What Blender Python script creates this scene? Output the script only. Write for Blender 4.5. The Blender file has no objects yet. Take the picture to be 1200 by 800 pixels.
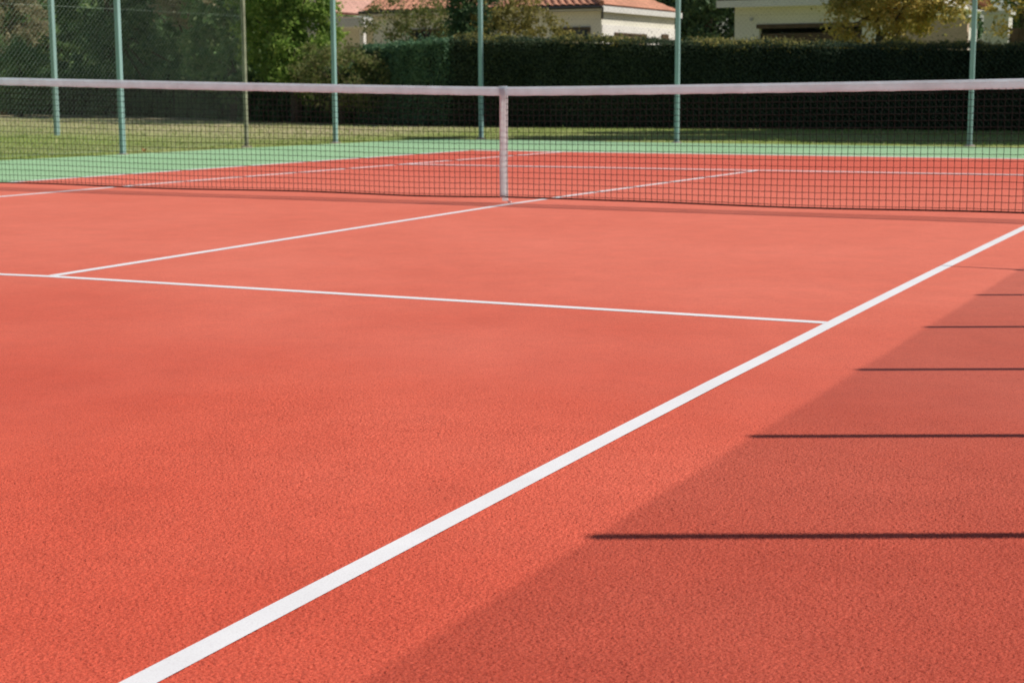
import bpy, bmesh, math, random
import numpy as np
from mathutils import Vector, Matrix

random.seed(7)
RNG = np.random.default_rng(11)
S = bpy.context.scene
COL = S.collection

# ------------------------------------------------------------------ camera
cam_d = bpy.data.cameras.new("camera")
cam = bpy.data.objects.new("camera", cam_d)
COL.objects.link(cam)
M = ((0.8922956193275303, -0.06520621833547337, 0.44671767014445013),
     (0.45142775153333575, 0.1390397474722674, -0.881408494268353),
     (-0.004638197328280941, 0.9881376916772455, 0.15350045411108476))
mw = Matrix(M).to_4x4()
mw.translation = Vector((6.019, -12.970, 0.983))
cam.matrix_world = mw
cam_d.sensor_width = 36.0
cam_d.lens = 58.575
cam_d.clip_start = 0.05
cam_d.clip_end = 3000
cam_d.dof.use_dof = True
cam_d.dof.focus_distance = 4.4
cam_d.dof.aperture_fstop = 8.5
cam_d.dof.aperture_blades = 7
S.camera = cam

# ------------------------------------------------------------------ light
SUN_AZ = 26.5          # degrees from +x towards +y
SUN_EL = 50.0
w = bpy.data.worlds.new("World")
S.world = w
w.use_nodes = True
nt = w.node_tree
bg = nt.nodes["Background"]
sky = nt.nodes.new("ShaderNodeTexSky")
sky.sky_type = 'NISHITA'
sky.sun_disc = False
sky.sun_elevation = math.radians(SUN_EL)
sky.sun_rotation = math.radians(90 - SUN_AZ)
sky.air_density = 1.0
sky.dust_density = 0.8
nt.links.new(sky.outputs[0], bg.inputs[0])
bg.inputs[1].default_value = 0.065

sl = bpy.data.lights.new("sun", 'SUN')
sl.energy = 4.2
sl.angle = math.radians(0.45)
sl.color = (1.0, 0.94, 0.85)
sun = bpy.data.objects.new("sun", sl)
COL.objects.link(sun)
sd = Vector((math.cos(math.radians(SUN_EL)) * math.cos(math.radians(SUN_AZ)),
             math.cos(math.radians(SUN_EL)) * math.sin(math.radians(SUN_AZ)),
             math.sin(math.radians(SUN_EL))))
sun.rotation_euler = sd.to_track_quat('Z', 'Y').to_euler()
sun.location = (10, 5, 20)

S.view_settings.view_transform = 'Standard'
S.view_settings.look = 'None'
S.view_settings.exposure = 0.0
S.view_settings.gamma = 1.0
S.view_settings.use_curve_mapping = False
S.render.engine = 'CYCLES'
S.cycles.max_bounces = 8
S.cycles.pixel_filter_width = 1.2
S.cycles.transparent_max_bounces = 16

# ------------------------------------------------------------------ helpers
def tag(o, label=None, cat=None, group=None, kind=None):
    if label: o["label"] = label
    if cat: o["category"] = cat
    if group: o["group"] = group
    if kind: o["kind"] = kind
    return o

def thing(name, label, cat, loc=(0, 0, 0), group=None):
    o = bpy.data.objects.new(name, None)
    o.empty_display_size = 0.3
    COL.objects.link(o)
    o.location = loc
    return tag(o, label, cat, group)

def link(name, me, mat, parent=None):
    o = bpy.data.objects.new(name, me)
    COL.objects.link(o)
    if mat is not None:
        for m in (mat if isinstance(mat, (list, tuple)) else [mat]):
            me.materials.append(m)
    if parent is not None:
        o.parent = parent
        o.matrix_parent_inverse = Matrix.Translation(-Vector(parent.location))
    return o

class MB:
    """collects verts / faces in world coordinates"""
    def __init__(s): s.v = []; s.f = []
    def add(s, vs, fs):
        b = len(s.v)
        s.v += [tuple(p) for p in vs]
        s.f += [tuple(i + b for i in f) for f in fs]
    def box(s, x0, x1, y0, y1, z0, z1):
        s.add([(x0,y0,z0),(x1,y0,z0),(x1,y1,z0),(x0,y1,z0),(x0,y0,z1),(x1,y0,z1),(x1,y1,z1),(x0,y1,z1)],
              [(0,3,2,1),(4,5,6,7),(0,1,5,4),(1,2,6,5),(2,3,7,6),(3,0,4,7)])
    def bar(s, a, b, wx, wy, up=(0, 0, 1)):
        a = Vector(a); b = Vector(b); d = (b - a).normalized()
        u = Vector(up)
        if abs(d.dot(u)) > .95: u = Vector((1, 0, 0))
        r = d.cross(u).normalized() * wx / 2; t = r.normalized().cross(d) * wy / 2
        s.add([a-r-t, a+r-t, a+r+t, a-r+t, b-r-t, b+r-t, b+r+t, b-r+t],
              [(0,3,2,1),(4,5,6,7),(0,1,5,4),(1,2,6,5),(2,3,7,6),(3,0,4,7)])
    def tube(s, pts, r, n=6, cap=True):
        pts = [Vector(p) for p in pts]
        rs = r if isinstance(r, (list, tuple)) else [r] * len(pts)
        b = len(s.v); prev = None
        for i, p in enumerate(pts):
            d = (pts[min(i+1, len(pts)-1)] - pts[max(i-1, 0)]).normalized()
            ref = Vector((0, 0, 1)) if abs(d.z) < .9 else Vector((1, 0, 0))
            u = d.cross(ref).normalized(); v = d.cross(u)
            for k in range(n):
                a = 2 * math.pi * k / n
                s.v.append(tuple(p + (u * math.cos(a) + v * math.sin(a)) * rs[i]))
        for i in range(len(pts) - 1):
            for k in range(n):
                k2 = (k + 1) % n
                s.f.append((b+i*n+k, b+i*n+k2, b+(i+1)*n+k2, b+(i+1)*n+k))
        if cap:
            s.f.append(tuple(b + k for k in range(n)))
            s.f.append(tuple(b + (len(pts)-1)*n + k for k in reversed(range(n))))
    def build(s, name, mat, parent=None, smooth=False):
        me = bpy.data.meshes.new(name)
        me.from_pydata(s.v, [], s.f)
        if smooth:
            me.polygons.foreach_set('use_smooth', [True] * len(me.polygons))
        me.update()
        bm = bmesh.new(); bm.from_mesh(me); bmesh.ops.recalc_face_normals(bm, faces=bm.faces); bm.to_mesh(me); bm.free()
        return link(name, me, mat, parent)

def raw_mesh(name, v, loops, nper):
    """fast mesh: v (N,3), loops (F,nper)"""
    me = bpy.data.meshes.new(name)
    me.vertices.add(len(v)); me.vertices.foreach_set('co', np.asarray(v, np.float32).ravel())
    F = len(loops)
    me.loops.add(F * nper); me.loops.foreach_set('vertex_index', np.asarray(loops, np.int32).ravel())
    me.polygons.add(F)
    me.polygons.foreach_set('loop_start', np.arange(F, dtype=np.int32) * nper)
    me.update(calc_edges=True); me.validate()
    return me

def sheet(name, pts, z, mat, **kw):
    mb = MB(); mb.add([(p[0], p[1], z) for p in pts], [tuple(range(len(pts)))])
    o = mb.build(name, mat)
    if o.data.polygons[0].normal.z < 0: o.data.flip_normals()
    return tag(o, kind='structure')

# ------------------------------------------------------------------ materials
class NT:
    def __init__(s, name):
        s.m = bpy.data.materials.new(name); s.m.use_nodes = True
        s.t = s.m.node_tree; s.b = s.t.nodes["Principled BSDF"]; s.out = s.t.nodes["Material Output"]
        s.geo = None
    def n(s, typ, **kw):
        o = s.t.nodes.new(typ)
        for k, v in kw.items():
            if isinstance(k, str) and hasattr(o, k): setattr(o, k, v)
        return o
    def l(s, a, b): s.t.links.new(a, b)
    def pos(s):
        if s.geo is None: s.geo = s.n("ShaderNodeNewGeometry")
        return s.geo.outputs["Position"]
    def noise(s, scale, detail=2, rough=.5, vec=None, stretch=None):
        o = s.n("ShaderNodeTexNoise"); o.inputs["Scale"].default_value = scale
        o.inputs["Detail"].default_value = detail; o.inputs["Roughness"].default_value = rough
        v = vec or s.pos()
        if stretch:
            mp = s.n("ShaderNodeMapping"); mp.inputs["Scale"].default_value = stretch
            s.l(v, mp.inputs["Vector"]); v = mp.outputs[0]
        s.l(v, o.inputs["Vector"])
        return o.outputs["Fac"]
    def ramp(s, fac, stops):
        o = s.n("ShaderNodeValToRGB"); e = o.color_ramp.elements
        while len(e) < len(stops): e.new(.5)
        for i, (p, c) in enumerate(stops):
            e[i].position = p; e[i].color = (*c, 1) if len(c) == 3 else c
        s.l(fac, o.inputs[0]); return o.outputs[0]
    def mix(s, fac, a, b, mode='MIX'):
        o = s.n("ShaderNodeMix"); o.data_type = 'RGBA'; o.blend_type = mode
        for inp, v in ((o.inputs[0], fac), (o.inputs[6], a), (o.inputs[7], b)):
            if isinstance(v, (int, float)): inp.default_value = v
            elif isinstance(v, tuple): inp.default_value = (*v, 1)
            else: s.l(v, inp)
        return o.outputs[2]
    def math(s, op, a, b=None):
        o = s.n("ShaderNodeMath"); o.operation = op
        for inp, v in ((o.inputs[0], a), (o.inputs[1], b)):
            if v is None: continue
            if isinstance(v, (int, float)): inp.default_value = v
            else: s.l(v, inp)
        return o.outputs[0]
    def bump(s, h, strength, dist):
        o = s.n("ShaderNodeBump"); o.inputs["Strength"].default_value = strength
        o.inputs["Distance"].default_value = dist; s.l(h, o.inputs["Height"])
        s.l(o.outputs[0], s.b.inputs["Normal"])
    def set(s, color=None, rough=.6, spec=.4, metal=0):
        if color is not None:
            if isinstance(color, tuple): s.b.inputs["Base Color"].default_value = (*color, 1)
            else: s.l(color, s.b.inputs["Base Color"])
        s.b.inputs["Roughness"].default_value = rough
        s.b.inputs["Specular IOR Level"].default_value = spec
        s.b.inputs["Metallic"].default_value = metal
        return s

def paint(name, c, rough=.5, spec=.4, var=.15, scale=6, metal=0, bump=0):
    t = NT(name)
    f = t.noise(scale, 4, .6)
    col = t.ramp(f, [(.3, tuple(x * (1 - var) for x in c)), (.7, tuple(min(1, x * (1 + var)) for x in c))])
    t.set(col, rough, spec, metal)
    if bump: t.bump(t.noise(scale * 12, 3), .4, bump)
    return t.m

def court_mat(name, c_lo, c_hi, grain=230, paler=None):
    """sprayed acrylic over coarse asphalt: fine grit, dark pits between the grains, faint wear"""
    t = NT(name)
    big = t.noise(.7, 3, .55)
    mid = t.noise(5.5, 4, .6)
    g = t.noise(grain, 3, .65)
    pits = t.noise(grain * .62, 2, .5)
    col = t.ramp(big, [(.3, c_lo), (.7, c_hi)])
    if paler:       # lighter towards the net, dropping off past it: grazing light painted into the colour
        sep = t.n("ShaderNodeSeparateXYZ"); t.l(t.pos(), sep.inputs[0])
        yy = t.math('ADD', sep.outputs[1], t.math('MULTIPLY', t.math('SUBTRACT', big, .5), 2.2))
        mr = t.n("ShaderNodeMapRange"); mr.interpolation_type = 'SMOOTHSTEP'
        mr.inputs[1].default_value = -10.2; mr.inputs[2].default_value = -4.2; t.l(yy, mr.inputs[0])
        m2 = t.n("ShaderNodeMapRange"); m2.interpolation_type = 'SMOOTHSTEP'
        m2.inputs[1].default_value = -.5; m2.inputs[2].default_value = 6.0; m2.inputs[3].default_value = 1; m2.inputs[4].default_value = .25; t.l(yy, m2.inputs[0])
        fcol = t.ramp(big, [(.3, paler[0]), (.7, paler[1])])
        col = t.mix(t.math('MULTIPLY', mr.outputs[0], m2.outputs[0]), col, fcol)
    mm = t.ramp(mid, [(.25, (.93, .93, .93)), (.75, (1.05, 1.05, 1.05))])
    col = t.mix(1.0, col, mm, 'MULTIPLY')
    gg = t.ramp(g, [(.30, (.72, .58, .58)), (.5, (1, 1, 1)), (.68, (1.16, 1.38, 1.40))])
    col = t.mix(1.0, col, gg, 'MULTIPLY')
    pp = t.ramp(pits, [(.28, (.60, .42, .42)), (.38, (1, 1, 1))])
    col = t.mix(1.0, col, pp, 'MULTIPLY')
    t.set(col, .66, .24)
    t.b.inputs['Sheen Weight'].default_value = .04
    t.b.inputs['Sheen Roughness'].default_value = .22
    t.bump(t.math('ADD', g, t.math('MULTIPLY', pits, .8)), .5, .004)
    return t.m

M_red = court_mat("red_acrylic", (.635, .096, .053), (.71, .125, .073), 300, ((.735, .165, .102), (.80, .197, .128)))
M_green = court_mat("pale_green_acrylic", (.30, .51, .27), (.37, .58, .33))

def line_mat():
    t = NT("white_line_paint")
    a = t.noise(3, 4, .6); g = t.noise(230, 3, .6)
    col = t.ramp(a, [(.3, (.79, .785, .80)), (.7, (.87, .865, .88))])
    gg = t.ramp(g, [(.25, (.88, .86, .86)), (.5, (1, 1, 1))])
    col = t.mix(1.0, col, gg, 'MULTIPLY')
    t.set(col, .6, .35)
    t.bump(g, .3, .002)
    return t.m
M_line = line_mat()

def lawn_mat():
    t = NT("patchy_lawn")
    a = t.noise(.23, 4, .6); b = t.noise(1.6, 5, .65); c = t.noise(22, 3, .6)
    green = t.ramp(b, [(.3, (.18, .26, .05)), (.7, (.32, .38, .10))])
    dry = t.ramp(b, [(.3, (.44, .37, .22)), (.7, (.64, .54, .36))])
    # the mown strip near the courts is greener, the far margin under the trees is trodden and dry
    sep = t.n("ShaderNodeSeparateXYZ"); t.l(t.pos(), sep.inputs[0])
    far = t.math('ADD', sep.outputs[1], t.math('MULTIPLY', sep.outputs[0], .42))   # runs square to the old hedge
    mr = t.n("ShaderNodeMapRange"); mr.inputs[1].default_value = 4.5; mr.inputs[2].default_value = 11.0
    t.l(t.math('ADD', far, t.math('MULTIPLY', t.math('SUBTRACT', b, .5), 5.0)), mr.inputs[0])
    # towards the right the lawn stays watered and green
    mr2 = t.n("ShaderNodeMapRange"); mr2.inputs[1].default_value = -12.6; mr2.inputs[2].default_value = -9.6
    mr2.inputs[3].default_value = 1; mr2.inputs[4].default_value = 0.05
    t.l(sep.outputs[0], mr2.inputs[0])
    f = t.math('MULTIPLY', mr.outputs[0], mr2.outputs[0])
    f2 = t.math('ADD', t.math('MULTIPLY', f, .8), t.math('MULTIPLY', t.math('SUBTRACT', a, .42), 1.0))
    cl = t.n("ShaderNodeClamp"); t.l(f2, cl.inputs[0])
    col = t.mix(cl.outputs[0], green, dry)
    cc = t.ramp(c, [(.3, (.7, .7, .7)), (.7, (1.2, 1.2, 1.2))])
    col = t.mix(1.0, col, cc, 'MULTIPLY')
    t.set(col, .9, .1)
    t.bump(c, .8, .03)
    return t.m
M_lawn = lawn_mat()

def leaf_mat(name, cols, trans=.35, rough=.55):
    t = NT(name)
    g = t.n("ShaderNodeNewGeometry")
    st = [(i / max(1, len(cols) - 1), c) for i, c in enumerate(cols)]
    t.geo = g
    col = t.ramp(g.outputs["Random Per Island"], st)
    pt = t.noise(.9, 3, .6)
    vv = t.ramp(pt, [(.3, (.72, .74, .74)), (.7, (1.2, 1.18, 1.1))])
    col = t.mix(1.0, col, vv, 'MULTIPLY')
    t.set(col, rough, .25)
    tr = t.n("ShaderNodeBsdfTranslucent"); t.l(col, tr.inputs[0])
    mx = t.n("ShaderNodeMixShader"); mx.inputs[0].default_value = trans
    t.l(t.b.outputs[0], mx.inputs[1]); t.l(tr.outputs[0], mx.inputs[2]); t.l(mx.outputs[0], t.out.inputs[0])
    return t.m

def fabric_mat(name, c, trans=.3, open_=0.0, rough=.6):
    t = NT(name)
    f = t.noise(14, 3, .6)
    col = t.ramp(f, [(.3, tuple(x * .93 for x in c)), (.7, tuple(min(1, x * 1.05) for x in c))])
    t.set(col, rough, .3)
    tr = t.n("ShaderNodeBsdfTranslucent"); t.l(col, tr.inputs[0])
    mx = t.n("ShaderNodeMixShader"); mx.inputs[0].default_value = trans
    t.l(t.b.outputs[0], mx.inputs[1]); t.l(tr.outputs[0], mx.inputs[2])
    last = mx.outputs[0]
    if open_ > 0:     # open weave: light passes the holes of the knitted cloth
        tp = t.n("ShaderNodeBsdfTransparent")
        m2 = t.n("ShaderNodeMixShader"); m2.inputs[0].default_value = open_
        t.l(last, m2.inputs[1]); t.l(tp.outputs[0], m2.inputs[2]); last = m2.outputs[0]
    t.l(last, t.out.inputs[0])
    return t.m

M_tape = fabric_mat("white_net_tape", (.78, .90, .95), .74)
M_strap = fabric_mat("white_webbing", (.90, .95, .97), .80)
M_cord = paint("black_net_cord", (.022, .020, .020), .8, .2)
M_post = paint("green_post_paint", (.30, .46, .45), .4, .5, .08, 3)
M_rust = paint("rusty_post", (.27, .27, .19), .6, .4, .35, 9)
M_wire_l = paint("sidelit_wire", (.38, .47, .40), .6, .5, .1, 4)  # left bays: the side light on the wire is put into its colour
M_wire_d = paint("unlit_wire", (.03, .055, .04), .7, .1, .1, 4)  # same wire on the far bays, coloured dark where no side light shows
M_steel = paint("dull_steel", (.42, .43, .44), .4, .5, .1, 20, .7)
M_shade = fabric_mat("green_shade_cloth", (.07, .10, .08), .05, .735)
M_bark = paint("brown_bark", (.10, .075, .055), .9, .1, .35, 14, 0, .02)

# ------------------------------------------------------------------ ground and court
def lawn():
    n = 90
    xs = np.concatenate([np.linspace(-400, -45, 12), np.linspace(-42, 14, n), np.linspace(18, 400, 12)])
    ys = np.concatenate([np.linspace(-300, -20, 8), np.linspace(-18, 34, n), np.linspace(40, 600, 12)])
    X, Y = np.meshgrid(xs, ys, indexing='ij')
    Z = np.full(X.shape, -0.012)
    v = np.stack([X, Y, Z], -1).reshape(-1, 3)
    nx, ny = len(xs), len(ys)
    i, j = np.meshgrid(np.arange(nx-1), np.arange(ny-1), indexing='ij')
    a = (i * ny + j).ravel()
    f = np.stack([a, a + ny, a + ny + 1, a + 1], -1)
    o = link("ground", raw_mesh("ground", v, f, 4), M_lawn)
    return tag(o, kind='structure')
lawn()

apron = [(-10.75,-16.5),(-10.35,-3),(-9.96,3.66),(-9.70,5.1),(-9.45,7.6),(-9.04,10.34),(-8.86,11.7),(-8.68,12.3),
         (-8.25,12.80),(-7.4,12.86),(-3.9,12.58),(-.95,12.46),(1.6,12.44),(8.2,12.5),(8.2,-16.5)]
sheet("green_court_surround", apron, 0.0, M_green)
red = [(-6.56,-12.15),(-6.285,-.13),(-6.02,3.3),(-5.72,7.55),(-5.62,8.74),(-3.7,8.735),(-.15,8.77),(2.2,8.80),(5.70,8.83),(5.72,-12.15)]
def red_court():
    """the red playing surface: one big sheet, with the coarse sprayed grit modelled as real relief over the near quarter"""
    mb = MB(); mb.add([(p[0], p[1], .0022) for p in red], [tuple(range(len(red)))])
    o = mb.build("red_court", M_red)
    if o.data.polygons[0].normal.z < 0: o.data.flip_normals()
    st = .0025
    xs = np.arange(2.3, 5.66, st); ys = np.arange(-11.35, -7.7, st)
    nx, ny = len(xs), len(ys)
    h = RNG.normal(0, 1, (nx, ny)).astype(np.float32)
    k = h.copy(); k[1:-1, 1:-1] = .68 * h[1:-1, 1:-1] + .08 * (h[:-2, 1:-1] + h[2:, 1:-1] + h[1:-1, :-2] + h[1:-1, 2:])
    k = np.clip(k / k.std(), -2.2, 2.0) * GRIT
    X, Y = np.meshgrid(xs, ys, indexing='ij')
    X = X + RNG.normal(0, st * .22, X.shape); Y = Y + RNG.normal(0, st * .22, Y.shape)
    ed = np.minimum.reduce([(X - xs[0]) / .9, (xs[-1] - X) / .1, (Y - ys[0]) / .2, (ys[-1] - Y) / 1.2]); ed = np.clip(ed, 0, 1)
    Z = .0023 + ed * (.0015 + k)
    v = np.stack([X, Y, Z], -1).reshape(-1, 3)
    i, j = np.meshgrid(np.arange(nx-1), np.arange(ny-1), indexing='ij')
    a = (i * ny + j).ravel()
    me = raw_mesh("red_court_grit", v, np.stack([a, a + ny, a + ny + 1, a + 1], -1), 4)
    me.materials.append(M_red)
    # one object: join relief and sheet
    bm = bmesh.new(); bm.from_mesh(me); bm.from_mesh(o.data); bm.to_mesh(o.data); bm.free()
    bpy.data.meshes.remove(me)
    tag(o, kind='structure')
GRIT = .00108
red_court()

def band_pts(path, wd):
    L, R = [], []
    P = [Vector((x, y, 0)) for x, y in path]
    for i, p in enumerate(P):
        d = (P[min(i+1, len(P)-1)] - P[max(i-1, 0)]).normalized()
        nrm = Vector((-d.y, d.x, 0)) * wd / 2
        L.append(p + nrm); R.append(p - nrm)
    return L, R
lines = MB()
def line_z(y): return .0035 + .0027 * min(1, max(0, (-7.3 - y) / .4))
def paint_line(path, wd, z=0.0):
    L, R = band_pts(path, wd)
    n = len(L)
    lines.add([(p.x, p.y, z + line_z(p.y)) for p in L] + [(p.x, p.y, z + line_z(p.y)) for p in R],
              [(i, n+i, n+i+1, i+1) for i in range(n-1)])
sp = [(4.0232 - .010365 * y + .00115 * y * y * (y < 0), y) for y in np.linspace(-12.1, 8.68, 50).tolist()]      # the long sideline bows very slightly
paint_line(sp, .058)
def side_x(y):
    return float(np.interp(y, [p[1] for p in sp], [p[0] for p in sp]))
paint_line([(-4.80,-6.48),(-.3,-6.438),(.012,-6.40),(side_x(-6.34)-.030,-6.345)], .064)      # near service line
paint_line([(0.0,-6.40+.033),(-.075,-3.6),(-.147,-.885),(-.12,.4),(.045,4.835)], .066)            # centre service line
paint_line([(-4.86,-12.1),(-4.725,-1.821),(-4.66,.6),(-4.122,8.605)], .085)                             # left singles
paint_line([(-6.50,-12.1),(-6.245,-.1),(-6.15,1.0),(-5.985,3.3),(-5.685,7.55),(-5.60,8.60)], .085)     # left doubles
paint_line([(-4.34,4.70),(-2.952,4.755),(.02,4.895),(2.901,5.04),(3.86,5.06)], .11)                   # far service line
paint_line([(-5.56,8.675),(-3.7,8.672),(-.15,8.71),(2.2,8.745),(5.62,8.77)], .12)                     # far baseline
paint_line([(5.66,-12.1),(5.64,8.69)], .055)                                                           # right doubles
paint_line([(-6.5,-12.12),(5.66,-12.12)], .055, .003)                                                  # near baseline
lo = lines.build("court_lines", M_line)
for p in lo.data.polygons:
    pass
bm = bmesh.new(); bm.from_mesh(lo.data)
for f in bm.faces:
    if f.normal.z < 0: f.normal_flip()
bm.to_mesh(lo.data); bm.free()
tag(lo, kind='structure')

# ------------------------------------------------------------------ tennis net
NY = -0.75
XL, XR, XC = -6.75, 6.35, -0.243
def ztop(x):
    if x < XC: return .947 + .128 * (abs(x - XC) / (XC - XL)) ** 1.12
    return .947 + .088 * (abs(x - XC) / (XR - XC)) ** 1.35
def zbot(x):
    d = min(1, abs(x - XC) / .9)
    return .050 + .006 * math.sin(x * 2.1) - .012 * d + .006
net = thing("tennis_net", "black tennis net with a white top band stretched across the red court", "tennis net", (XC, NY, 0))
# top band: folded vinyl strip, open at the bottom, a little wavy
xs = np.linspace(XL, XR, 220)
prof = [(-.0060, -.072), (-.0065, -.050), (-.0060, -.026), (-.0085, -.019)] + [(-.0105 * math.cos(a), -.0105 + .0105 * math.sin(a)) for a in np.linspace(-.2, math.pi + .2, 9)] + [(.0085, -.019), (.0060, -.026), (.0065, -.050), (.0060, -.072)]
v = []
for x in xs:
    wv = .0022 * math.sin(x * 7.3) + .0015 * math.sin(x * 17.1 + 1)
    for k, (py, pz) in enumerate(prof):
        v.append((x, NY + py + wv * (-pz / .072), ztop(x) + pz + (.0012 * math.sin(x * 23.0) if k in (0, len(prof) - 1) else 0)))
n = len(prof)
f = [(i*n+k, (i+1)*n+k, (i+1)*n+k+1, i*n+k+1) for i in range(len(xs)-1) for k in range(n-1)]
mb = MB(); mb.add(v, f); band = mb.build("top_band", M_tape, net, True)
# stitching lines on the band
st = MB()
for dz in (-.024, -.0625):
    st.tube([(x, NY - .0082 + .0022 * math.sin(x*7.3) * (-dz/.072) + .0015*math.sin(x*17.1+1)*(-dz/.072), ztop(x) + dz) for x in xs[::1]], .0007, 3, False)
st.build("stitching", paint("grey_thread", (.42, .41, .43), .8), band)
# knotted cord mesh
mb = MB()
R_C = .0021
px = XL + .02
while px < XR - .01:
    t0, b0 = ztop(px) - .065, zbot(px)
    jit = RNG.normal(0, .0012, 5)
    zs = np.linspace(t0, b0, 5)
    mb.tube([(px + jit[i], NY + .004 * math.sin(px * 3 + i), zs[i]) for i in range(5)], R_C, 4, False)
    px += .049
rows = 18
for r in range(rows):
    fr = (r + .6) / rows
    mb.tube([(x, NY + .004 * math.sin(x * 3 + fr * 4), (ztop(x) - .065) * (1 - fr) + zbot(x) * fr + .0012 * math.sin(x * 40 + r)) for x in xs], R_C, 4, False)
mb.build("cord_mesh", M_cord, net)
mb = MB(); mb.tube([(x, NY, zbot(x)) for x in np.linspace(XL, XR, 160)], .0072, 6, True)
mb.build("bottom_hem", M_cord, net, True)
# centre strap: a webbing loop over the band, front and back layers
mb = MB()
def strap_layer(y, ztopv, zb, x0, x1, th):
    zs = np.linspace(ztopv, zb, 9)
    vs = []
    for i, z in enumerate(zs):
        bow = .003 * math.sin(i * .8)
        vs += [(x0 + .0012*math.sin(i*1.9), y + bow, z), (x1 + .0012*math.sin(i*1.9), y + bow, z), (x1 + .0012*math.sin(i*1.9), y + bow + th, z), (x0 + .0012*math.sin(i*1.9), y + bow + th, z)]
    fs = []
    for i in range(8):
        for k in range(4): fs.append((i*4+k, i*4+(k+1)%4, (i+1)*4+(k+1)%4, (i+1)*4+k))
    fs += [(0,1,2,3), (32,33,34,35)]
    mb.add(vs, fs)
zc = ztop(XC)
strap_layer(NY - .0150, zc - .012, .060, XC - .030, XC + .024, .0028)
strap_layer(NY + .0110, zc + .002, .018, XC - .022, XC + .032, .0028)
strap = mb.build("center_strap", M_strap, net)
mb = MB(); mb.box(XC - .034, XC + .031, NY - .0165, NY + .012, zc + .0025, zc + .006); mb.build('strap_fold', M_tape, strap)
mb = MB(); mb.box(XC - .028, XC + .022, NY - .0182, NY - .0165, .048, .066)
mb.build("strap_buckle", M_steel, strap)
mb = MB(); mb.tube([(XC + .03, NY + .012, .02), (XC + .05, NY + .012, .002)], .0035, 6); mb.tube([(XC+.05+.012*math.cos(a), NY+.012, .006+.012*math.sin(a)) for a in np.linspace(0, math.pi, 8)], .003, 5)
mb.build("ground_anchor", M_steel, net)

def net_post(x, label):
    p = thing("net_post", label, "net post", (x, NY, 0), "posts that hold the tennis net")
    mb = MB(); mb.tube([(x, NY, 0), (x, NY, 1.06)], .045, 16); mb.build("pole", M_post, p, False)
    mb = MB(); mb.tube([(x, NY, 1.06), (x, NY, 1.085)], [.05, .03], 16); mb.build("cap", M_steel, p)
    mb = MB(); mb.box(x - .03, x + .03, NY - .085, NY - .046, .66, .78)
    mb.tube([(x, NY - .085, .72), (x, NY - .12, .72), (x + .1, NY - .12, .76)], .008, 6); mb.build("winder", M_steel, p)
net_post(XL - .06, "green net post at the far left end of the tennis net")
net_post(XR + .06, "green net post at the right end of the tennis net beside the shade cloth")

# ------------------------------------------------------------------ fences
FH = 4.0
def square_post(mb, x, y, z0, z1, r, b=.005):
    """square steel tube with slightly rounded corners and a low pyramid cap"""
    ring = [(-r+b,-r),(r-b,-r),(r,-r+b),(r,r-b),(r-b,r),(-r+b,r),(-r,r-b),(-r,-r+b)]
    vs = [(x+a, y+c, z) for z in (z0, z1) for a, c in ring] + [(x, y, z1 + r * .5)]
    fs = [(k, (k+1) % 8, 8 + (k+1) % 8, 8 + k) for k in range(8)] + [(8 + k, 8 + (k+1) % 8, 16) for k in range(8)]
    mb.add(vs, fs)
def chain_link(a, b, z0, z1, mat, parent, r, cell=.062, name="wire_mesh"):
    """diamond mesh woven of two families of wires, between two posts"""
    a = Vector((a[0], a[1], 0)); b = Vector((b[0], b[1], 0)); L = (b - a).length; d = (b - a) / L
    nrm = Vector((-d.y, d.x, 0))
    H = z1 - z0; pitch = cell * math.sqrt(2)
    mb = MB()
    for s in (1, -1):
        k = -H
        while k < L:
            u0, u1 = (k, k + H)
            t0 = max(0, -u0); t1 = min(H, L - u0)
            if t1 > t0 + .01:
                za, zb = (t0, t1) if s == 1 else (H - t0, H - t1)
                p = a + d * (u0 + t0) + nrm * (r * s) + Vector((0, 0, z0 + za))
                q = a + d * (u0 + t1) + nrm * (r * s) + Vector((0, 0, z0 + zb))
                mb.tube([p, q], r, 3, False)
            k += pitch
    for z in (z0 + .02, z0 + H * .5, z1 - .02):
        mb.tube([a + Vector((0, 0, z)) - nrm*.004, b + Vector((0, 0, z)) - nrm*.004], r * 1.2, 4, False)
    return mb.build(name, mat, parent)

fence_pts = [(-10.45,-9.0),(-10.28,-5.3),(-10.05,-1.6),(-9.86,2.1),(-9.62,5.72),(-9.66,8.74),(-9.33,10.80),(-7.86,13.25),(-3.98,12.76),(.70,12.98),(5.2,13.0),(8.1,13.0)]
fence = thing("chain_link_fence", "tall chain link fence on square green posts round the far left court corner", "fence", (-9.62, 5.72, 0))
for i, (x, y) in enumerate(fence_pts):
    mb = MB()
    rad = .034 if i != 5 else .027
    square_post(mb, x, y, -.05, FH, rad)
    po = mb.build("post", M_rust if i == 5 else M_post, fence)
    if i == 5: po["label"] = "thinner brown weathered fence post"
    mb = MB(); mb.tube([(x, y, -.012), (x, y, .012)], [.10, .07], 10)
    mb.build("concrete_footing", paint("footing_concrete", (.30, .26, .21), .9, .2, .2, 20), po) if i == 0 else link("concrete_footing", mb.build("tmp_footing", None, None).data, bpy.data.materials["footing_concrete"], po)
for o in [o for o in bpy.data.objects if o.name.startswith("tmp_footing")]:
    bpy.data.objects.remove(o)
for i in range(len(fence_pts) - 1):
    left = i <= 4
    chain_link(fence_pts[i], fence_pts[i+1], .04, FH, M_wire_l if left else M_wire_d, fence, .00105 if i < 4 else .0007 if left else .0006, .052 if left else .058)
mb = MB(); mb.tube([(x, y, FH - .03) for x, y in fence_pts], .021, 8); mb.build("top_rail", M_post, fence)

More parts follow.
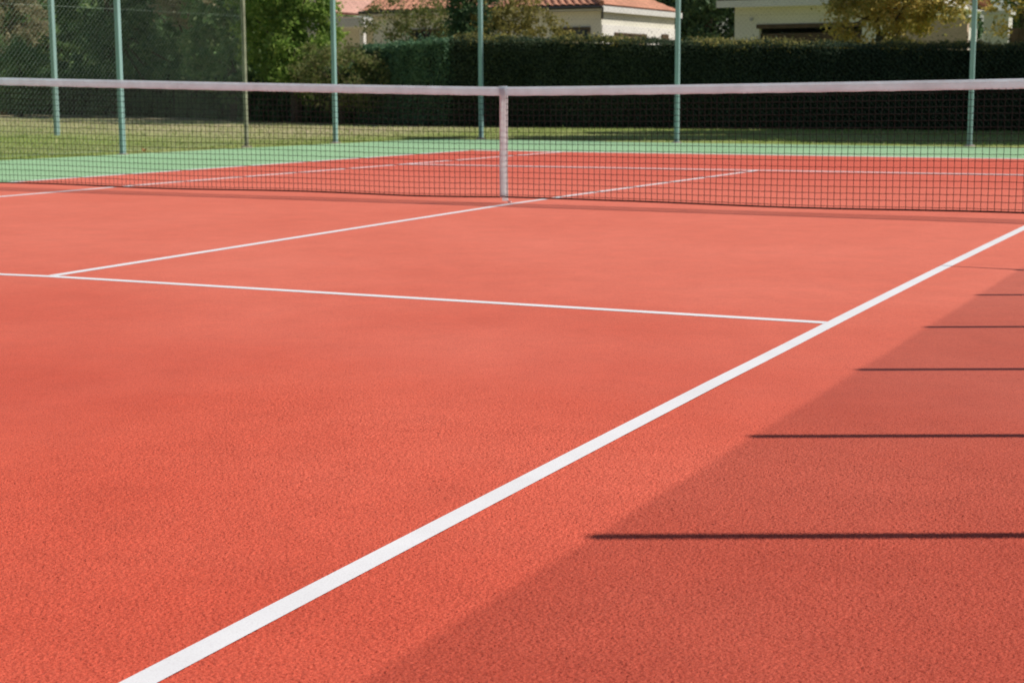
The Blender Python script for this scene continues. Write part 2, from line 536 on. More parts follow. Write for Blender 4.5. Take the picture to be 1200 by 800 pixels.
pole = thing("steel_pole", "lone pale green pole standing in the grass behind the left fence", "pole", (-17.05, 12.64, 0))
mb = MB(); square_post(mb, -17.05, 12.64, -.05, 4.6, .045)
pm = mb.build("shaft", M_post, pole)
mb = MB(); mb.box(-17.105, -16.995, 12.585, 12.695, 4.625, 4.645); mb.build("cap", M_steel, pole)

# shade-cloth fence along the right side of the court (its shadow falls across the red surface)
FX = 6.85
def tip_to_post(tx, ty):
    """post standing on the fence line whose top throws its shadow at the tip"""
    k = (FX - tx) / math.cos(math.radians(SUN_AZ))
    return (FX, ty + k * math.sin(math.radians(SUN_AZ))), k * math.tan(math.radians(SUN_EL))
tips = [(4.66,-12.0),(4.600,-10.87),(4.585,-9.745),(4.566,-8.598),(4.546,-7.392),(4.505,-6.290),(4.481,-5.171),(4.465,-4.051),(4.45,-2.93),(4.44,-1.80),(4.43,-.65)]
tips += [(4.42, .5 + 1.13 * k) for k in range(7)]
shade = thing("shade_fence", "green shade cloth fence on closely spaced slim posts along the right side of the court", "fence", (FX, -5, 0))
posts = []
for tx, ty in tips:
    tx = 4.583 - .0205 * (ty + 9.745)
    (x, y), h = tip_to_post(tx, ty); posts.append((x, y, h))
for i, (x, y, h) in enumerate(posts):
    mb = MB(); mb.tube([(x, y, -.05), (x, y, h)], .0225, 10); pp = mb.build("post", M_post, shade)
    for pl in pp.data.polygons: pl.use_smooth = len(pl.vertices) == 4
    if i == 7:
        mb = MB(); mb.tube([(x, y + .01, h - .03), (x - .20, y + .03, h - .012), (x - .42, y + .05, h + .002)], [.017, .013, .008], 8); mb.build("arm", M_post, pp)
mb = MB()
cols_ = []
for i in range(len(posts) - 1):
    for t in np.linspace(0, 1, 8)[:-1]:
        a, b = posts[i], posts[i+1]
        cols_.append((a[0] - .028 + .002 * math.sin(9 * t + i), a[1] + (b[1]-a[1]) * t, a[2] + (b[2]-a[2]) * t - .03))
for x, y, h in cols_:
    for k in range(9): mb.v.append((x, y, .03 + (h - .03) * k / 8))
for i in range(len(cols_) - 1):
    for k in range(8): mb.f.append((i*9+k, (i+1)*9+k, (i+1)*9+k+1, i*9+k+1))
mb.build("shade_cloth", M_shade, shade, True)

# ------------------------------------------------------------------ foliage
def leaves(P, size, flat=.0, up=.3, aspect=.55, droop=0.0):
    """one folded two-triangle leaf per point"""
    N = len(P)
    nrm = RNG.normal(0, 1, (N, 3)); nrm[:, 2] = nrm[:, 2] * (1 - flat) + up
    nrm /= np.linalg.norm(nrm, axis=1)[:, None]
    t = RNG.normal(0, 1, (N, 3)); t[:, 2] -= droop
    t -= nrm * (t * nrm).sum(1)[:, None]; t /= np.linalg.norm(t, axis=1)[:, None]
    b = np.cross(nrm, t)
    s = size * RNG.uniform(.6, 1.35, N)[:, None]
    tip = P + t * s; base = P - t * s
    l = P + b * s * aspect + nrm * s * .22; r = P - b * s * aspect + nrm * s * .22
    V = np.stack([base, r, tip, l], 1).reshape(-1, 3)
    i = np.arange(N) * 4
    F = np.concatenate([np.stack([i, i+1, i+2], 1), np.stack([i, i+2, i+3], 1)])
    return V, F

def crown_points(n, ell, lumps, lump_r, shell=.55):
    """points gathered in many twig clumps spread through a list of ellipsoids"""
    cs = []
    tot = sum(e[3] * e[4] * e[5] for e in ell)
    for (cx, cy, cz, rx, ry, rz) in ell:
        m = max(4, int(lumps * rx * ry * rz / tot))
        d = RNG.normal(0, 1, (m, 3)); d /= np.linalg.norm(d, axis=1)[:, None]
        rad = RNG.uniform(shell, 1.04, m) ** .8
        c = np.array([cx, cy, cz]) + d * rad[:, None] * np.array([rx, ry, rz])
        cs.append(c)
    cs = np.concatenate(cs)
    idx = RNG.integers(0, len(cs), n)
    rr = lump_r * RNG.uniform(.5, 1.4, len(cs))
    off = RNG.normal(0, .55, (n, 3)) * rr[idx][:, None] * np.array([1, 1, .75])
    return cs[idx] + off, cs

def limbs(mb, base, cs, h, r0, n=10):
    base = Vector(base)
    top = Vector((base.x + random.uniform(-.15, .15), base.y + random.uniform(-.1, .1), h))
    mid = base.lerp(top, .5) + Vector((random.uniform(-.12, .12), random.uniform(-.1, .1), 0))
    mb.tube([base - Vector((0,0,.05)), base + Vector((0, 0, .25)), mid, top], [r0 * 1.35, r0, r0 * .7, r0 * .25], 8)
    for k in range(n):
        c = Vector(cs[random.randrange(len(cs))])
        s = base.lerp(top, random.uniform(.25, .85))
        m = s.lerp(c, .5) + Vector((0, 0, -.08))
        mb.tube([s, m, c], [r0 * .35, r0 * .22, r0 * .07], 5)

def tree(name, label, cat, base, ell, n, size, mat, lumps=220, lump_r=.28, r0=.12, group=None, trunk_h=None, shell=.78, droop=0, up=.3, bark=None):
    o = thing(name, label, cat, (base[0], base[1], 0), group)
    P, cs = crown_points(n, ell, lumps, lump_r, shell)
    P[:, 2] = np.maximum(P[:, 2], .03)
    V, F = leaves(P, size, up=up, droop=droop)
    link("crown", raw_mesh("crown", V, F, 3), mat, o)
    mb = MB(); limbs(mb, (base[0], base[1], 0), cs, trunk_h or max(e[2] for e in ell), r0, 12)
    mb.build("trunk", bark or M_bark, o, True)
    return o

L_dark = leaf_mat("dark_evergreen_leaf", [(.075, .15, .075), (.12, .215, .095), (.18, .27, .12)], .5)
L_hedge = leaf_mat("hedge_leaf", [(.048, .080, .052), (.070, .108, .060), (.095, .125, .062)], .2, .8)
L_hedge2 = leaf_mat("lighter_hedge_leaf", [(.10, .21, .12), (.14, .27, .15), (.19, .30, .16)], .42)
L_bright = leaf_mat("bright_conifer_leaf", [(.17, .30, .06), (.28, .42, .09), (.42, .52, .14)], .6)
L_mid = leaf_mat("mid_green_leaf", [(.16, .28, .11), (.23, .37, .15), (.34, .42, .20)], .55)
L_tan = leaf_mat("tan_autumn_leaf", [(.28, .25, .15), (.42, .36, .24), (.28, .30, .15)], .45)
L_yellow = leaf_mat("yellow_autumn_leaf", [(.26, .27, .08), (.66, .52, .16), (.82, .62, .22), (.42, .40, .12)], .62)
L_olive = leaf_mat("olive_shrub_leaf", [(.13, .19, .055), (.22, .26, .085), (.34, .30, .14)], .48)
L_red = leaf_mat("russet_shrub_leaf", [(.16, .05, .03), (.22, .08, .04)], .35)
L_shoot = leaf_mat('sunlit_shoot_leaf', [(.20, .21, .06), (.32, .31, .10), (.46, .38, .15)], .68)  # light tones carry the sun on the hedge crest
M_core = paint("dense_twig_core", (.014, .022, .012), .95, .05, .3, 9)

def hedge(name, label, path, hts, depth, n, size, mat, clip=.05, growth=False):
    """clipped hedge: an inner twig core inside a skin of many small leaves"""
    o = thing(name, label, "hedge", (path[0][0], path[0][1], 0))
    P = [Vector((x, y, 0)) for x, y in path]
    seg = [(P[i], P[i+1], hts[i], hts[i+1]) for i in range(len(P)-1)]
    L = [(b - a).length for a, b, _, _ in seg]; T = sum(L)
    core = MB(); pts = []
    for (a, b, h0, h1), l in zip(seg, L):
        d = (b - a) / l; nr = Vector((d.y, -d.x, 0))
        if nr.y > 0: nr = -nr             # the face towards the court
        m = int(n * l / T)
        u = RNG.uniform(0, 1, m); hh = h0 + (h1 - h0) * u
        which = RNG.uniform(0, 1, m)
        face = which < .68; topm = (which >= .68) & (which < .9)
        z = RNG.uniform(0.02, 1, m) * hh
        w_ = np.zeros(m)
        lump = .5 * np.sin(u * l * 3.1 + z * 1.3) + .5 * np.sin(u * l * 7.7 - z * 4.1) 
        w_[face] = RNG.normal(0, .035, face.sum()) + clip * lump[face]
        w_[topm] = RNG.uniform(-depth, 0, topm.sum()); z[topm] = hh[topm] + RNG.normal(0, .03, topm.sum()) + .025 * np.sin(u[topm] * l * 5)
        bk = ~(face | topm); w_[bk] = -depth + RNG.normal(0, .04, bk.sum())
        # stray shoots above the clipped top
        sh = topm & (RNG.uniform(0, 1, m) < .12); z[sh] += RNG.exponential(.05, sh.sum())
        A = np.array(a); D = np.array(d); Nn = np.array(nr)
        pts.append(A + D * (u * l)[:, None] + Nn * w_[:, None] + np.array([0, 0, 1]) * z[:, None])
        i0 = nr * (-.06); i1 = nr * (-depth + .06)
        q = [a + i0, b + i0, b + i1, a + i1]
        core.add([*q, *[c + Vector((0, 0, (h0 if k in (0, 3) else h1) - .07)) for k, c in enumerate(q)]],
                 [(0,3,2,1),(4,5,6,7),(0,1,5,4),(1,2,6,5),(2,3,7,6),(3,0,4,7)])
    # both ends
    for (e, h, sgn, dd) in ((P[0], hts[0], -1, (P[1]-P[0]).normalized()), (P[-1], hts[-1], 1, (P[-1]-P[-2]).normalized())):
        m = int(n * depth / T * .9)
        nr = Vector((dd.y, -dd.x, 0)); nr = -nr if nr.y > 0 else nr
        pts.append(np.array(e) + np.array(nr) * (-RNG.uniform(0, depth, m))[:, None] + np.array(dd) * (sgn * .02 + RNG.normal(0, .04, m))[:, None] + np.array([0, 0, 1]) * (RNG.uniform(.02, 1, m) * h)[:, None])
    V, F = leaves(np.concatenate(pts), size, up=.15)
    link("foliage", raw_mesh("foliage", V, F, 3), mat, o)
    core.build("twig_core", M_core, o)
    if growth:      # uncut shoots along the crest, the sunlit rim put into their pale colour
        gp = []
        for (a, b, h0, h1), l in zip(seg, L):
            m = int(1500 * l); u = RNG.uniform(0, 1, m)
            keep = RNG.uniform(0, 1, m) < .45 + .55 * np.sin(u * l * 1.9 + 1) * np.sin(u * l * .7)
            u = u[keep]; m = len(u)
            off = -RNG.uniform(-.05, depth, m)
            zz = h0 + (h1 - h0) * u + np.abs(RNG.normal(0, .058, m)) + .025 * np.sin(u * l * 5) - .02
            fr = off > -.04; zz[fr] -= RNG.exponential(.07, fr.sum())
            d = (b - a) / l
            gp.append(np.array(a) + np.array(d) * (u * l)[:, None] + np.array([0, 1, 0]) * (-off)[:, None] + np.array([0, 0, 1]) * zz[:, None])
        V, F = leaves(np.concatenate(gp), .031, up=.4)
        link("sunlit_shoots", raw_mesh("sunlit_shoots", V, F, 3), L_shoot, o)
    return o

hedge("clipped_hedge", "long dark clipped hedge behind the far court fence, in front of the houses",
      [(-12.70,20.9),(-9.5,20.95),(-5.5,21.0),(-1.5,21.0),(4.5,21.0)], [1.96,1.90,1.76,1.65,1.50], 1.0, 80000, .027, L_hedge, growth=True)
hedge("clipped_hedge", "short lighter green hedge block at the left end of the long dark hedge",
      [(-15.9,22.0),(-12.78,20.70)], [1.82,1.94], .9, 16000, .036, L_hedge2)
hedge("rough_hedge", "low dark unclipped hedge below the tall trees on the left lawn",
      [(-37.0,30.6),(-28.5,28.9),(-20.4,24.2),(-15.7,21.9)], [1.5,1.35,1.25,1.4], .9, 34000, .055, L_dark, .16)

tree("olive_shrub", "twiggy olive brown shrub in front of the hedge, right of the bright conifer", "shrub", (-15.95, 21.35),
     [(-16.1,21.35,1.15,.95,.6,.75),(-15.35,21.25,1.05,.65,.5,.65),(-16.9,21.7,1.4,.7,.5,.5),(-15.7,21.4,1.6,.9,.4,.28)], 5200, .042, L_olive, 90, .22, .035, trunk_h=1.5)
tree("bright_conifer", "bright green conifer with drooping sprays lit by the sun, left of the pink roof", "tree", (-18.35, 23.0),
     [(-18.5,23.0,2.1,1.45,1.1,1.1),(-18.6,23.0,3.4,1.55,1.2,1.1),(-18.3,23.1,4.7,1.0,.9,1.0),(-18.0,22.7,1.3,.9,.8,.7),(-18.0,23.2,2.7,.7,.7,.9)], 26000, .060, L_bright, 260, .21, .14, trunk_h=5.2, droop=1.2)
tree("dark_conifer", "dark green conifer between the bright conifer and the tan leaved tree", "tree", (-21.6, 24.8),
     [(-21.5,24.8,1.9,1.5,1.2,1.3),(-21.6,24.9,3.4,1.5,1.2,1.3),(-21.5,25.0,5.0,1.1,1.0,1.2),(-20.6,24.6,2.0,.9,.9,1.3)], 27000, .065, L_mid, 260, .22, .15, trunk_h=5.4)
tree("tan_tree", "tan leaved tree showing above the dark conifers on the left", "tree", (-25.0, 27.6),
     [(-24.6,27.4,3.4,1.3,1.0,1.0),(-24.9,27.6,4.6,1.4,1.2,1.1)], 11000, .06, L_tan, 170, .26, .12, trunk_h=4.6)
tree("dark_conifer", "broad very dark conifer behind the lone pole at the left", "tree", (-28.6, 28.2),
     [(-28.6,28.2,1.7,2.0,1.4,1.5),(-28.7,28.3,3.4,1.9,1.4,1.5),(-28.5,28.4,5.2,1.5,1.2,1.5),(-26.6,27.4,1.9,1.3,1.1,1.4)], 34000, .07, L_dark, 300, .24, .16, trunk_h=5.8)
tree("round_shrub", "light green rounded shrub at the left edge of the lawn", "shrub", (-31.3, 26.9),
     [(-31.3,26.9,1.1,1.15,.9,1.0),(-32.2,27.2,1.5,1.0,.9,1.0)], 11000, .05, L_mid, 170, .22, .05, trunk_h=1.6)
tree("tan_tree", "tan leaved tree at the top left corner of the picture", "tree", (-34.2, 29.2),
     [(-34.2,29.2,3.2,1.7,1.3,1.3),(-34.5,29.2,4.8,1.6,1.3,1.3)], 13000, .06, L_tan, 190, .28, .12, trunk_h=5.0)
tree("russet_shrub", "small russet shrub at the very left edge behind the net", "shrub", (-32.9, 26.6),
     [(-32.9,26.6,.9,.55,.5,.8)], 2600, .045, L_red, 60, .18, .03, trunk_h=1.1)
tree("cone_tree", "dark cone shaped evergreen in front of the shaded house wall", "tree", (-14.75, 26.0),
     [(-14.75,26.0,1.6,.85,.8,1.3),(-14.8,26.0,2.8,.62,.6,1.0),(-14.75,26.0,4.0,.42,.4,.9)], 13000, .05, L_dark, 200, .18, .09, trunk_h=4.6)
tree("yellowing_shrub", "yellow green shrub just above the hedge, before the long shaded house wall", "shrub", (-13.5, 25.6),
     [(-13.7,25.6,1.9,.9,.7,.75),(-12.8,25.6,2.1,.85,.6,.6),(-13.8,25.7,2.75,.8,.5,.5),(-13.0,25.6,2.9,.5,.4,.35)], 6800, .045, leaf_mat("yellowing_leaf", [(.2,.2,.06),(.38,.31,.08),(.28,.27,.11)], .42), 120, .2, .045, trunk_h=2.4)
tree("olive_shrub", "loose olive shrub half covering the left end of the red roofed house", "shrub", (-16.6, 26.4),
     [(-16.7,26.4,2.3,.9,.6,.6),(-17.6,26.4,2.7,.8,.5,.55),(-15.9,26.4,2.8,.6,.5,.5),(-17.0,26.5,3.3,.7,.4,.4)], 4200, .042, L_olive, 100, .2, .04, trunk_h=2.9)
tree("yellow_tree", "yellow autumn tree above the hedge in front of the pale garage house", "tree", (-3.75, 25.0),
     [(-3.8,25.0,2.5,1.15,.9,1.0),(-3.2,25.0,3.1,1.1,.9,.8),(-4.1,25.2,3.3,.8,.8,.8),(-2.6,25.0,2.7,.6,.5,.5)], 17000, .055, L_yellow, 240, .22, .07, trunk_h=3.4)
tree("yellow_tree", "sparse yellow leaved tree before the gate pillar at the top right", "tree", (-1.0, 27.2),
     [(-1.2,27.2,3.1,1.1,.8,.6),(-.3,27.2,3.3,1.0,.8,.7),(-1.7,27.3,2.5,.3,.3,.5)], 3600, .055, L_yellow, 90, .22, .05, trunk_h=3.2)

# tall narrow trees beyond the right end of the hedge; they throw shade over the grass strip
for (x, y, h, r) in ((3.4, 22.8, 14.0, 1.6), (4.6, 20.0, 18.0, 1.8), (5.6, 17.6, 9.5, 1.4)):
    tree("poplar_tree", {18.0: "tallest slim poplar at the right end of the hedge", 14.0: "middle sized poplar right of the hedge and behind the tallest one", 9.5: "lowest poplar of the three right of the hedge"}[h], "tree", (x, y),
         [(x, y, h * (.12 + .78 * k / 6), r * (1 - .35 * abs(k - 2) / 4), r * (1 - .35 * abs(k - 2) / 4), h * .10) for k in range(7)], 30000, .14, L_mid, 420, .36, .16, "poplars at the right end of the hedge", h * .9)

# wood behind the gardens
protos = []
for k, (mat, hgt) in enumerate(((L_dark, 8.0), (L_mid, 7.0))):
    bx, by = (-17.4, 50.5) if k == 0 else (-20.5, 53.0)
    o = tree("garden_tree", ["dark dense tree between the red roofed house and the garage house", "mid green tree behind the red roofed house"][k], "tree", (bx, by),
             [(bx, by, 2.4, 2.2, 1.8, 2.2), (bx + .3, by, hgt * .55, 2.3, 1.9, 1.9), (bx - .2, by, hgt * .8, 1.6, 1.5, 1.5)], 24000, .10, mat, 320, .42, .2, "trees standing behind the gardens", hgt * .8)
    protos.append(o)
def copy_thing(o, loc, rz, label, sc):
    c = o.copy(); COL.objects.link(c); c.location = loc; c.rotation_euler = (0, 0, rz); c["label"] = label; c.scale = (sc, sc, sc)
    for ch in o.children:
        d = ch.copy(); COL.objects.link(d); d.parent = c; d.matrix_parent_inverse = ch.matrix_parent_inverse.copy()
    return c
spots = [(-14.2,52,.4,1.0),(-44,46,1.2,1.1),(-39.5,43,2.1,1.1),(-48,42,.2,1.0),(-35.6,40,4.2,1.0),(-31.6,37.5,2.9,.95),(-53,47,3.3,1.2),(-26.2,52,5.2,1.0),(-10,56,1.9,1.1),(-4,55,3.0,1.1),(1,52,4.4,1.1),(-26,58,3.9,1.25),(-34,60,.9,1.3),(-43,60,2.2,1.3),(-40.5,36.5,5.0,.9),(-36.8,34.2,.3,.8),(-62,44,1.1,1.2),(-58,36,2.6,1.0),(-68,38,4.0,1.2),(-63,28,5.1,1.0)]
desc = ["dark tree right of the two garden trees behind the red roof","dark tree far behind the broad dark conifer","mid green tree far behind the tan leaved tree","dark tree behind the top left corner tree","mid green tree behind the dark conifers on the left","dark tree just left of the pink roofed house","mid green tree farthest to the left behind the lawn","dark tree between the pink roof and the long house","tree behind the garage house, left one","tree behind the garage house, right one","tree behind the gate pillar at the right","tall tree behind the red roofed house","tall tree behind the pink roofed house","tall tree left of the pink roofed house","dark tree behind the round shrub at the left edge","mid green tree between the broad dark conifer and the left corner tree","tall dark tree at the far end of the lawn","mid green tree at the far left end of the lawn","tall dark tree beyond the left end of the lawn","mid green tree alone at the open left side of the lawn"]
for k, ((x, y, rz, sc), ds) in enumerate(zip(spots, desc)):
    copy_thing(protos[k % 2], (x, y, 0), rz, ds, sc)

# ------------------------------------------------------------------ houses
M_cream = paint("cream_render", (.82, .79, .68), .85, .2, .06, 1.2, 0, .004)
M_white = paint("white_render", (.84, .81, .76), .85, .2, .05, 1.4, 0, .004)
M_grey = paint("pale_grey_render", (.74, .72, .66), .85, .2, .06, 1.0, 0, .004)
M_fascia = paint("white_fascia", (.74, .72, .68), .6, .3, .05, 3)
M_soffit = paint("brown_soffit", (.22, .16, .10), .8, .2, .2, 3)
M_brown = paint("brown_wood", (.10, .065, .04), .6, .3, .3, 5)
M_glass = paint("dark_glass", (.03, .035, .04), .08, .6, .2, 2)
M_tile = paint("terracotta_tile", (.56, .27, .175), .8, .25, .25, 1.6)
M_tile_p = paint("faded_pink_tile", (.62, .36, .29), .8, .25, .15, 1.6)
M_gutter = paint("dark_gutter", (.05, .05, .05), .5, .4)

def tile_slope(name, e0, e1, t0, t1, mat, parent, pitch=.26, amp=.05):
    """roof plane between an eave edge (e0,e1) and a top edge (t0,t1), covered with rounded barrel tiles"""
    e0, e1, t0, t1 = map(Vector, (e0, e1, t0, t1))
    L = (e1 - e0).length; nu = max(8, int(L / pitch) * 6)
    sl = (t0 - e0).length; nv = max(2, int(sl / .38)) * 2
    nr = (e1 - e0).cross(t0 - e0).normalized()
    if nr.z < 0: nr = -nr
    mb = MB()
    for j in range(nv + 1):
        v = (j // 2 + (j % 2)) / (nv / 2) if False else j / nv
        a = e0.lerp(t0, v); b = e1.lerp(t1, v)
        step = .028 * (1 - (j % 2))
        for i in range(nu + 1):
            u = i / nu
            ph = u * L / pitch * 2 * math.pi
            mb.v.append(tuple(a.lerp(b, u) + nr * (amp * abs(math.sin(ph / 2)) + step)))
    w_ = nu + 1
    for j in range(nv):
        for i in range(nu):
            mb.f.append((j*w_+i, j*w_+i+1, (j+1)*w_+i+1, (j+1)*w_+i))
    # thickness: lower skin
    b0 = len(mb.v)
    mb.v += [tuple(p - nr * .05) for p in (e0, e1, t1, t0)]
    mb.f.append((b0, b0+1, b0+2, b0+3))
    o = mb.build(name, mat, parent)
    return o

def window(parent, axis, c, u0, u1, z0, z1, out, frame_mat, pane_mat, name="window", depth=.10, bars=1):
    """frame standing 4 cm proud of the wall, pane set back inside it. axis 'x': wall faces +x at x=c; axis 'y': wall faces -y at y=c"""
    fr = MB(); fw_ = .07
    def bx(mb, a0, a1, q0, q1, d0, d1):
        if axis == 'x': mb.box(c + d0, c + d1, a0, a1, q0, q1)
        else: mb.box(a0, a1, c - d1, c - d0, q0, q1)
    bx(fr, u0, u1, z1 - fw_, z1, .003, .05); bx(fr, u0, u1, z0, z0 + fw_, .003, .06)
    bx(fr, u0, u0 + fw_, z0 + fw_, z1 - fw_, .003, .05); bx(fr, u1 - fw_, u1, z0 + fw_, z1 - fw_, .003, .05)
    for k in range(bars):
        m = u0 + (u1 - u0) * (k + 1) / (bars + 1)
        bx(fr, m - .025, m + .025, z0 + fw_, z1 - fw_, .003, .045)
    o = fr.build(name, frame_mat, parent)
    pn = MB(); bx(pn, u0 + fw_ * .5, u1 - fw_ * .5, z0 + fw_ * .5, z1 - fw_ * .5, .004, .018)
    pn.build("pane", pane_mat, o)
    return o

# red roofed house: long shaded wall towards the court, sunlit end wall on its right
HX, HY = -16.6, 38.3
h1 = thing("red_roof_house", "cream bungalow with an orange tiled hip roof and a sunlit end wall, behind the hedge", "house", (HX, HY, 0))
mb = MB(); mb.box(-25.4, HX, HY, 44.9, -.1, 3.30); wall = mb.build("wall", M_cream, h1)
mb = MB(); mb.box(HX + .003, HX + .025, HY + .02, 44.88, -.1, 2.86); mb.build("end_wall_render", M_white, wall)
OV = .32; OVX = .15; EZ = 3.36; RZ = 5.3
ec = [(-25.75, HY - OV), (HX + OVX, HY - OV), (HX + OVX, 45.2), (-25.75, 45.2)]
ym = (ec[0][1] + ec[2][1]) / 2; hd = (ec[2][1] - ec[0][1]) / 2
rA = (ec[1][0] - hd, ym); rB = (ec[0][0] + .4, ym)
rf = tile_slope("roof", (*ec[0], EZ+.10), (*ec[1], EZ+.10), (*rB, RZ), (*rA, RZ), M_tile, h1)
tile_slope("hip_slope", (*ec[1], EZ+.10), (*ec[2], EZ+.10), (*rA, RZ), (rA[0]-.01, rA[1]+.01, RZ), M_tile, rf, .26, .03)
tile_slope("rear_slope", (*ec[3], EZ+.10), (*ec[2], EZ+.10), (*rB, RZ), (*rA, RZ), M_tile, rf, .4, .03)
mb = MB(); mb.box(ec[0][0], ec[1][0], ec[0][1], ec[2][1], EZ - .02, EZ + .03); mb.build("soffit", M_soffit, rf)
mb = MB()
mb.box(ec[0][0], ec[1][0] + .03, ec[0][1] - .03, ec[0][1] - .002, EZ - .06, EZ + .09)
mb.box(ec[1][0] + .002, ec[1][0] + .03, ec[0][1], ec[2][1], EZ - .10, EZ + .09)
mb.build("fascia", M_fascia, rf)
mb = MB(); mb.tube([(ec[0][0], ec[0][1] - .09, EZ + .06), (ec[1][0] + .06, ec[0][1] - .09, EZ + .04)], .055, 8)
mb.tube([(HX + .2, ec[0][1] - .05, EZ + .02), (HX + .06, HY - .08, 3.05)], .04, 6); mb.build("gutter", M_gutter, rf)
mb = MB(); mb.tube([(ec[1][0], ec[1][1], EZ + .18), (rA[0], rA[1], RZ + .06)], .09, 7); mb.tube([(*rB, RZ + .06), (*rA, RZ + .06)], .09, 7); mb.build("ridge_tiles", M_tile, rf)
window(h1, 'y', HY, -18.3, -17.0, 2.30, 2.78, 1, M_brown, M_glass, bars=1)
window(h1, 'y', HY, -23.9, -22.2, 2.10, 2.82, 1, M_brown, M_glass, bars=1)
window(h1, 'x', HX + .025, 39.3, 42.1, 1.5, 2.62, 1, M_brown, paint("blind_brown", (.20, .15, .08), .6), bars=2)
mb = MB(); mb.box(HX + .028, HX + .08, 43.55, 44.15, 0, 2.66); dr = mb.build("door", M_brown, h1)
mb = MB(); mb.tube([(HX + .08, 44.05, 1.05), (HX + .13, 44.05, 1.05), (HX + .13, 43.93, 1.05)], .012, 6); mb.build("handle", M_steel, dr)

# garage house to the right
GX0, GX1, GY = -10.47, -5.55, 34.0
h2 = thing("garage_house", "pale grey house with a dark garage opening, behind the hedge and the yellow tree", "house", (GX0, GY, 0))
mb = MB()
GD0, GD1, GT = -9.72, -6.7, 2.50
mb.box(GX0, GD0, GY, GY + .25, -.1, 3.16); mb.box(GD1, GX1, GY, GY + .25, -.1, 3.16); mb.box(GD0, GD1, GY, GY + .25, GT, 3.16)
mb.box(GX0, GX0 + .25, GY + .25, 44, -.1, 3.16); mb.box(GX1 - .25, GX1, GY + .25, 44, -.1, 3.16); mb.box(GX0 + .25, GX1 - .25, 43.75, 44, -.1, 3.16)
mb.build("wall", M_grey, h2)
mb = MB(); mb.box(GD0 + .01, GD1 - .01, GY + .12, GY + .17, -.05, GT - .16)
for k in range(6): mb.box(GD0 + .01, GD1 - .01, GY + .105, GY + .118, .35 * k + .05, .35 * k + .33)
gd = mb.build("garage_door", M_brown, h2)
mb = MB(); mb.box(GD0 - .08, GD1 + .08, GY - .03, GY - .003, GT - .02, GT + .10); mb.build("lintel", M_brown, h2)
rf2 = tile_slope("roof", (GX0-.38, GY-.5, 3.30), (GX1+.4, GY-.5, 3.30), (GX0-.38, 39, 5.0), (GX1+.4, 39, 5.0), paint("dark_red_tile", (.30, .12, .085), .8), h2)
tile_slope("rear_slope", (GX0-.38, 44.5, 3.30), (GX1+.4, 44.5, 3.30), (GX0-.38, 39, 5.0), (GX1+.4, 39, 5.0), M_tile, rf2, .4)
mb = MB(); mb.box(GX0 - .36, GX1 + .38, GY - .47, 44.47, 3.17, 3.21); mb.box(GX0 - .38, GX1 + .4, GY - .53, GY - .48, 3.08, 3.28); mb.build("fascia", M_fascia, rf2)
for gx in (GX0 + .002, GX1 - .252):
    mb = MB(); mb.add([(gx, GY + .2, 3.163), (gx, 43.9, 3.163), (gx, 39, 4.88), (gx + .25, GY + .2, 3.163), (gx + .25, 43.9, 3.163), (gx + .25, 39, 4.88)], [(0,1,2),(3,5,4),(0,3,4,1),(1,4,5,2),(2,5,3,0)])
    mb.build("gable", M_grey, h2)
mb = MB(); mb.tube([(-9.95, GY - .01, 2.74), (-9.95, GY - .06, 2.74)], .045, 8); mb.build("wall_lamp", M_steel, h2)

# pink roofed house far left
h3 = thing("pink_roof_house", "far house with a faded pink roof and white porch, above the hedge left of centre", "house", (-33, 50, 0))
mb = MB(); mb.box(-39.5, -34.6, 50, 57, -.1, 3.9); mb.build("wall", M_white, h3)
r3 = tile_slope("roof", (-34.0, 49.4, 3.98), (-34.0, 57.6, 3.98), (-37.2, 49.4, 6.2), (-37.2, 57.6, 6.2), M_tile_p, h3)
tile_slope("rear_slope", (-40.1, 49.4, 3.98), (-40.1, 57.6, 3.98), (-37.2, 49.4, 6.2), (-37.2, 57.6, 6.2), M_tile_p, r3, .4)
mb = MB(); mb.add([(-39.5,50.002,3.9),(-34.6,50.002,3.9),(-37.2,50.002,6.1),(-39.5,50.2,3.9),(-34.6,50.2,3.9),(-37.2,50.2,6.1)], [(0,1,2),(3,5,4),(0,3,4,1),(1,4,5,2),(2,5,3,0)]); mb.build("gable", M_white, h3)
mb = MB(); mb.box(-34.6, -32.2, 48.6, 56, 3.35, 3.72); pr = mb.build("porch_roof", M_fascia, h3)
for yy in (48.9, 52, 55.6):
    mb = MB(); mb.box(-32.6, -32.4, yy, yy + .2, -.1, 3.35); mb.build("porch_column", M_white, pr)
window(h3, 'x', -34.6, 51, 53, 1.2, 2.6, 1, M_brown, M_glass)

gw = thing("garden_gate", "pale gate pillars with a dark double gate at the far right behind the hedge", "gate", (-2.6, 31, 0))
for x0 in (-2.75, 1.3):
    mb = MB(); mb.box(x0, x0 + .62, 31, 31.5, -.05, 2.62); pl = mb.build("pillar", M_grey, gw)
    mb = MB(); mb.box(x0 - .06, x0 + .68, 30.94, 31.56, 2.622, 2.72); mb.build("cap", M_fascia, pl)
mb = MB()
mb.box(-2.12, 1.29, 31.2, 31.26, .1, 2.28)
for k in range(14): mb.box(-2.10 + k * .242, -2.10 + k * .242 + .19, 31.185, 31.198, .12, 2.26)
mb.build("gate_leaf", M_brown, gw)
wl = thing("garden_wall", "warm pinkish garden wall beside the gate pillar, behind the yellow tree", "wall", (-4.4, 31.2, 0))
mb = MB(); mb.box(-5.2, -3.2, 31.2, 31.42, -.05, 2.55); mb.build("wall_panel", paint("pink_render", (.62, .46, .36), .85, .2, .08, 2), wl)
mb = MB(); mb.box(-5.25, -3.15, 31.14, 31.48, 2.553, 2.63); mb.build("coping", M_fascia, wl)

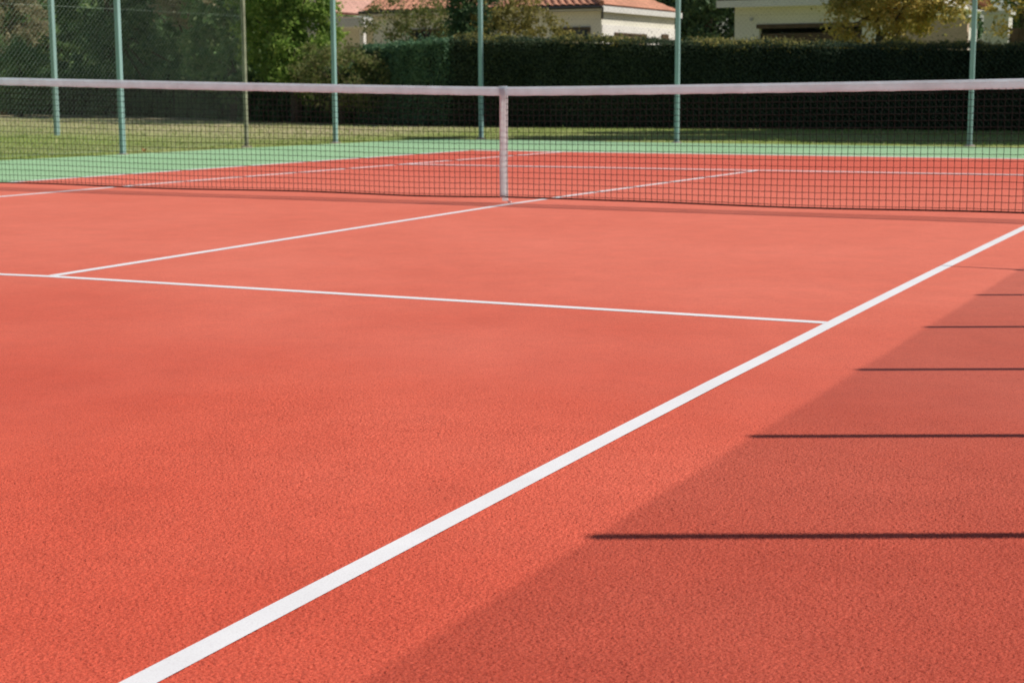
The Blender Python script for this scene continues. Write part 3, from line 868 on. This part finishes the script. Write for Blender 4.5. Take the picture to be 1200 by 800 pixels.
# ------------------------------------------------------------------ grass and litter
def grass():
    N = 90000
    x = RNG.uniform(-34, 2.5, N); y = RNG.uniform(-1, 25, N)
    edge_x = np.interp(y, [-3, 3.66, 7.6, 10.34, 12.3, 12.8], [-10.35, -9.96, -9.45, -9.04, -8.68, -8.2])
    ok = ((y < 12.8) & (x < edge_x - .05)) | (y >= 12.93)
    d = np.stack([x + 12.75, y - 20.3], 1)
    ok &= ~((x > -12.9) & (y > 20.9)); ok &= ~((x <= -12.9) & (y > 20.3 + (-12.9 - x) * .42))
    x, y = x[ok], y[ok]; N = len(x)
    h = RNG.uniform(.02, .055, N); near = RNG.uniform(0, 1, N) < .06; h[near] *= 1.9
    a = RNG.uniform(0, 2 * np.pi, N); wd = RNG.uniform(.004, .009, N)
    lean = RNG.normal(0, .5, (N, 2)) * h[:, None]
    z0 = np.full(N, -.014)
    V = np.stack([np.stack([x - np.cos(a) * wd, y - np.sin(a) * wd, z0], 1), np.stack([x + np.cos(a) * wd, y + np.sin(a) * wd, z0], 1),
                  np.stack([x + lean[:, 0], y + lean[:, 1], z0 + h], 1)], 1).reshape(-1, 3)
    i = np.arange(N) * 3
    t = NT("grass_blade")
    g = t.n("ShaderNodeNewGeometry"); t.geo = g
    a_ = t.noise(.23, 4, .6)
    c1 = t.ramp(g.outputs["Random Per Island"], [(0, (.18, .28, .05)), (.6, (.33, .42, .10)), (1, (.58, .52, .30))])
    t.set(c1, .7, .2)
    o = link("grass", raw_mesh("grass", V, np.stack([i, i+1, i+2], 1), 3), t.m)
    tag(o, "short patchy grass growing beyond the court fence", "grass", None, 'stuff')
grass()

lf = MB()
lx, ly = -9.95, 6.6
lf.add([(lx-.06, ly, .05), (lx, ly-.045, .02), (lx+.07, ly, .06), (lx, ly+.045, .03), (lx, ly, .0)], [(0,1,4),(1,2,4),(2,3,4),(3,0,4)])
o = lf.build("fallen_leaf", paint("orange_dead_leaf", (.45, .17, .06), .7))
tag(o, "small orange dead leaf lying in the grass beside the left fence post", "leaf")
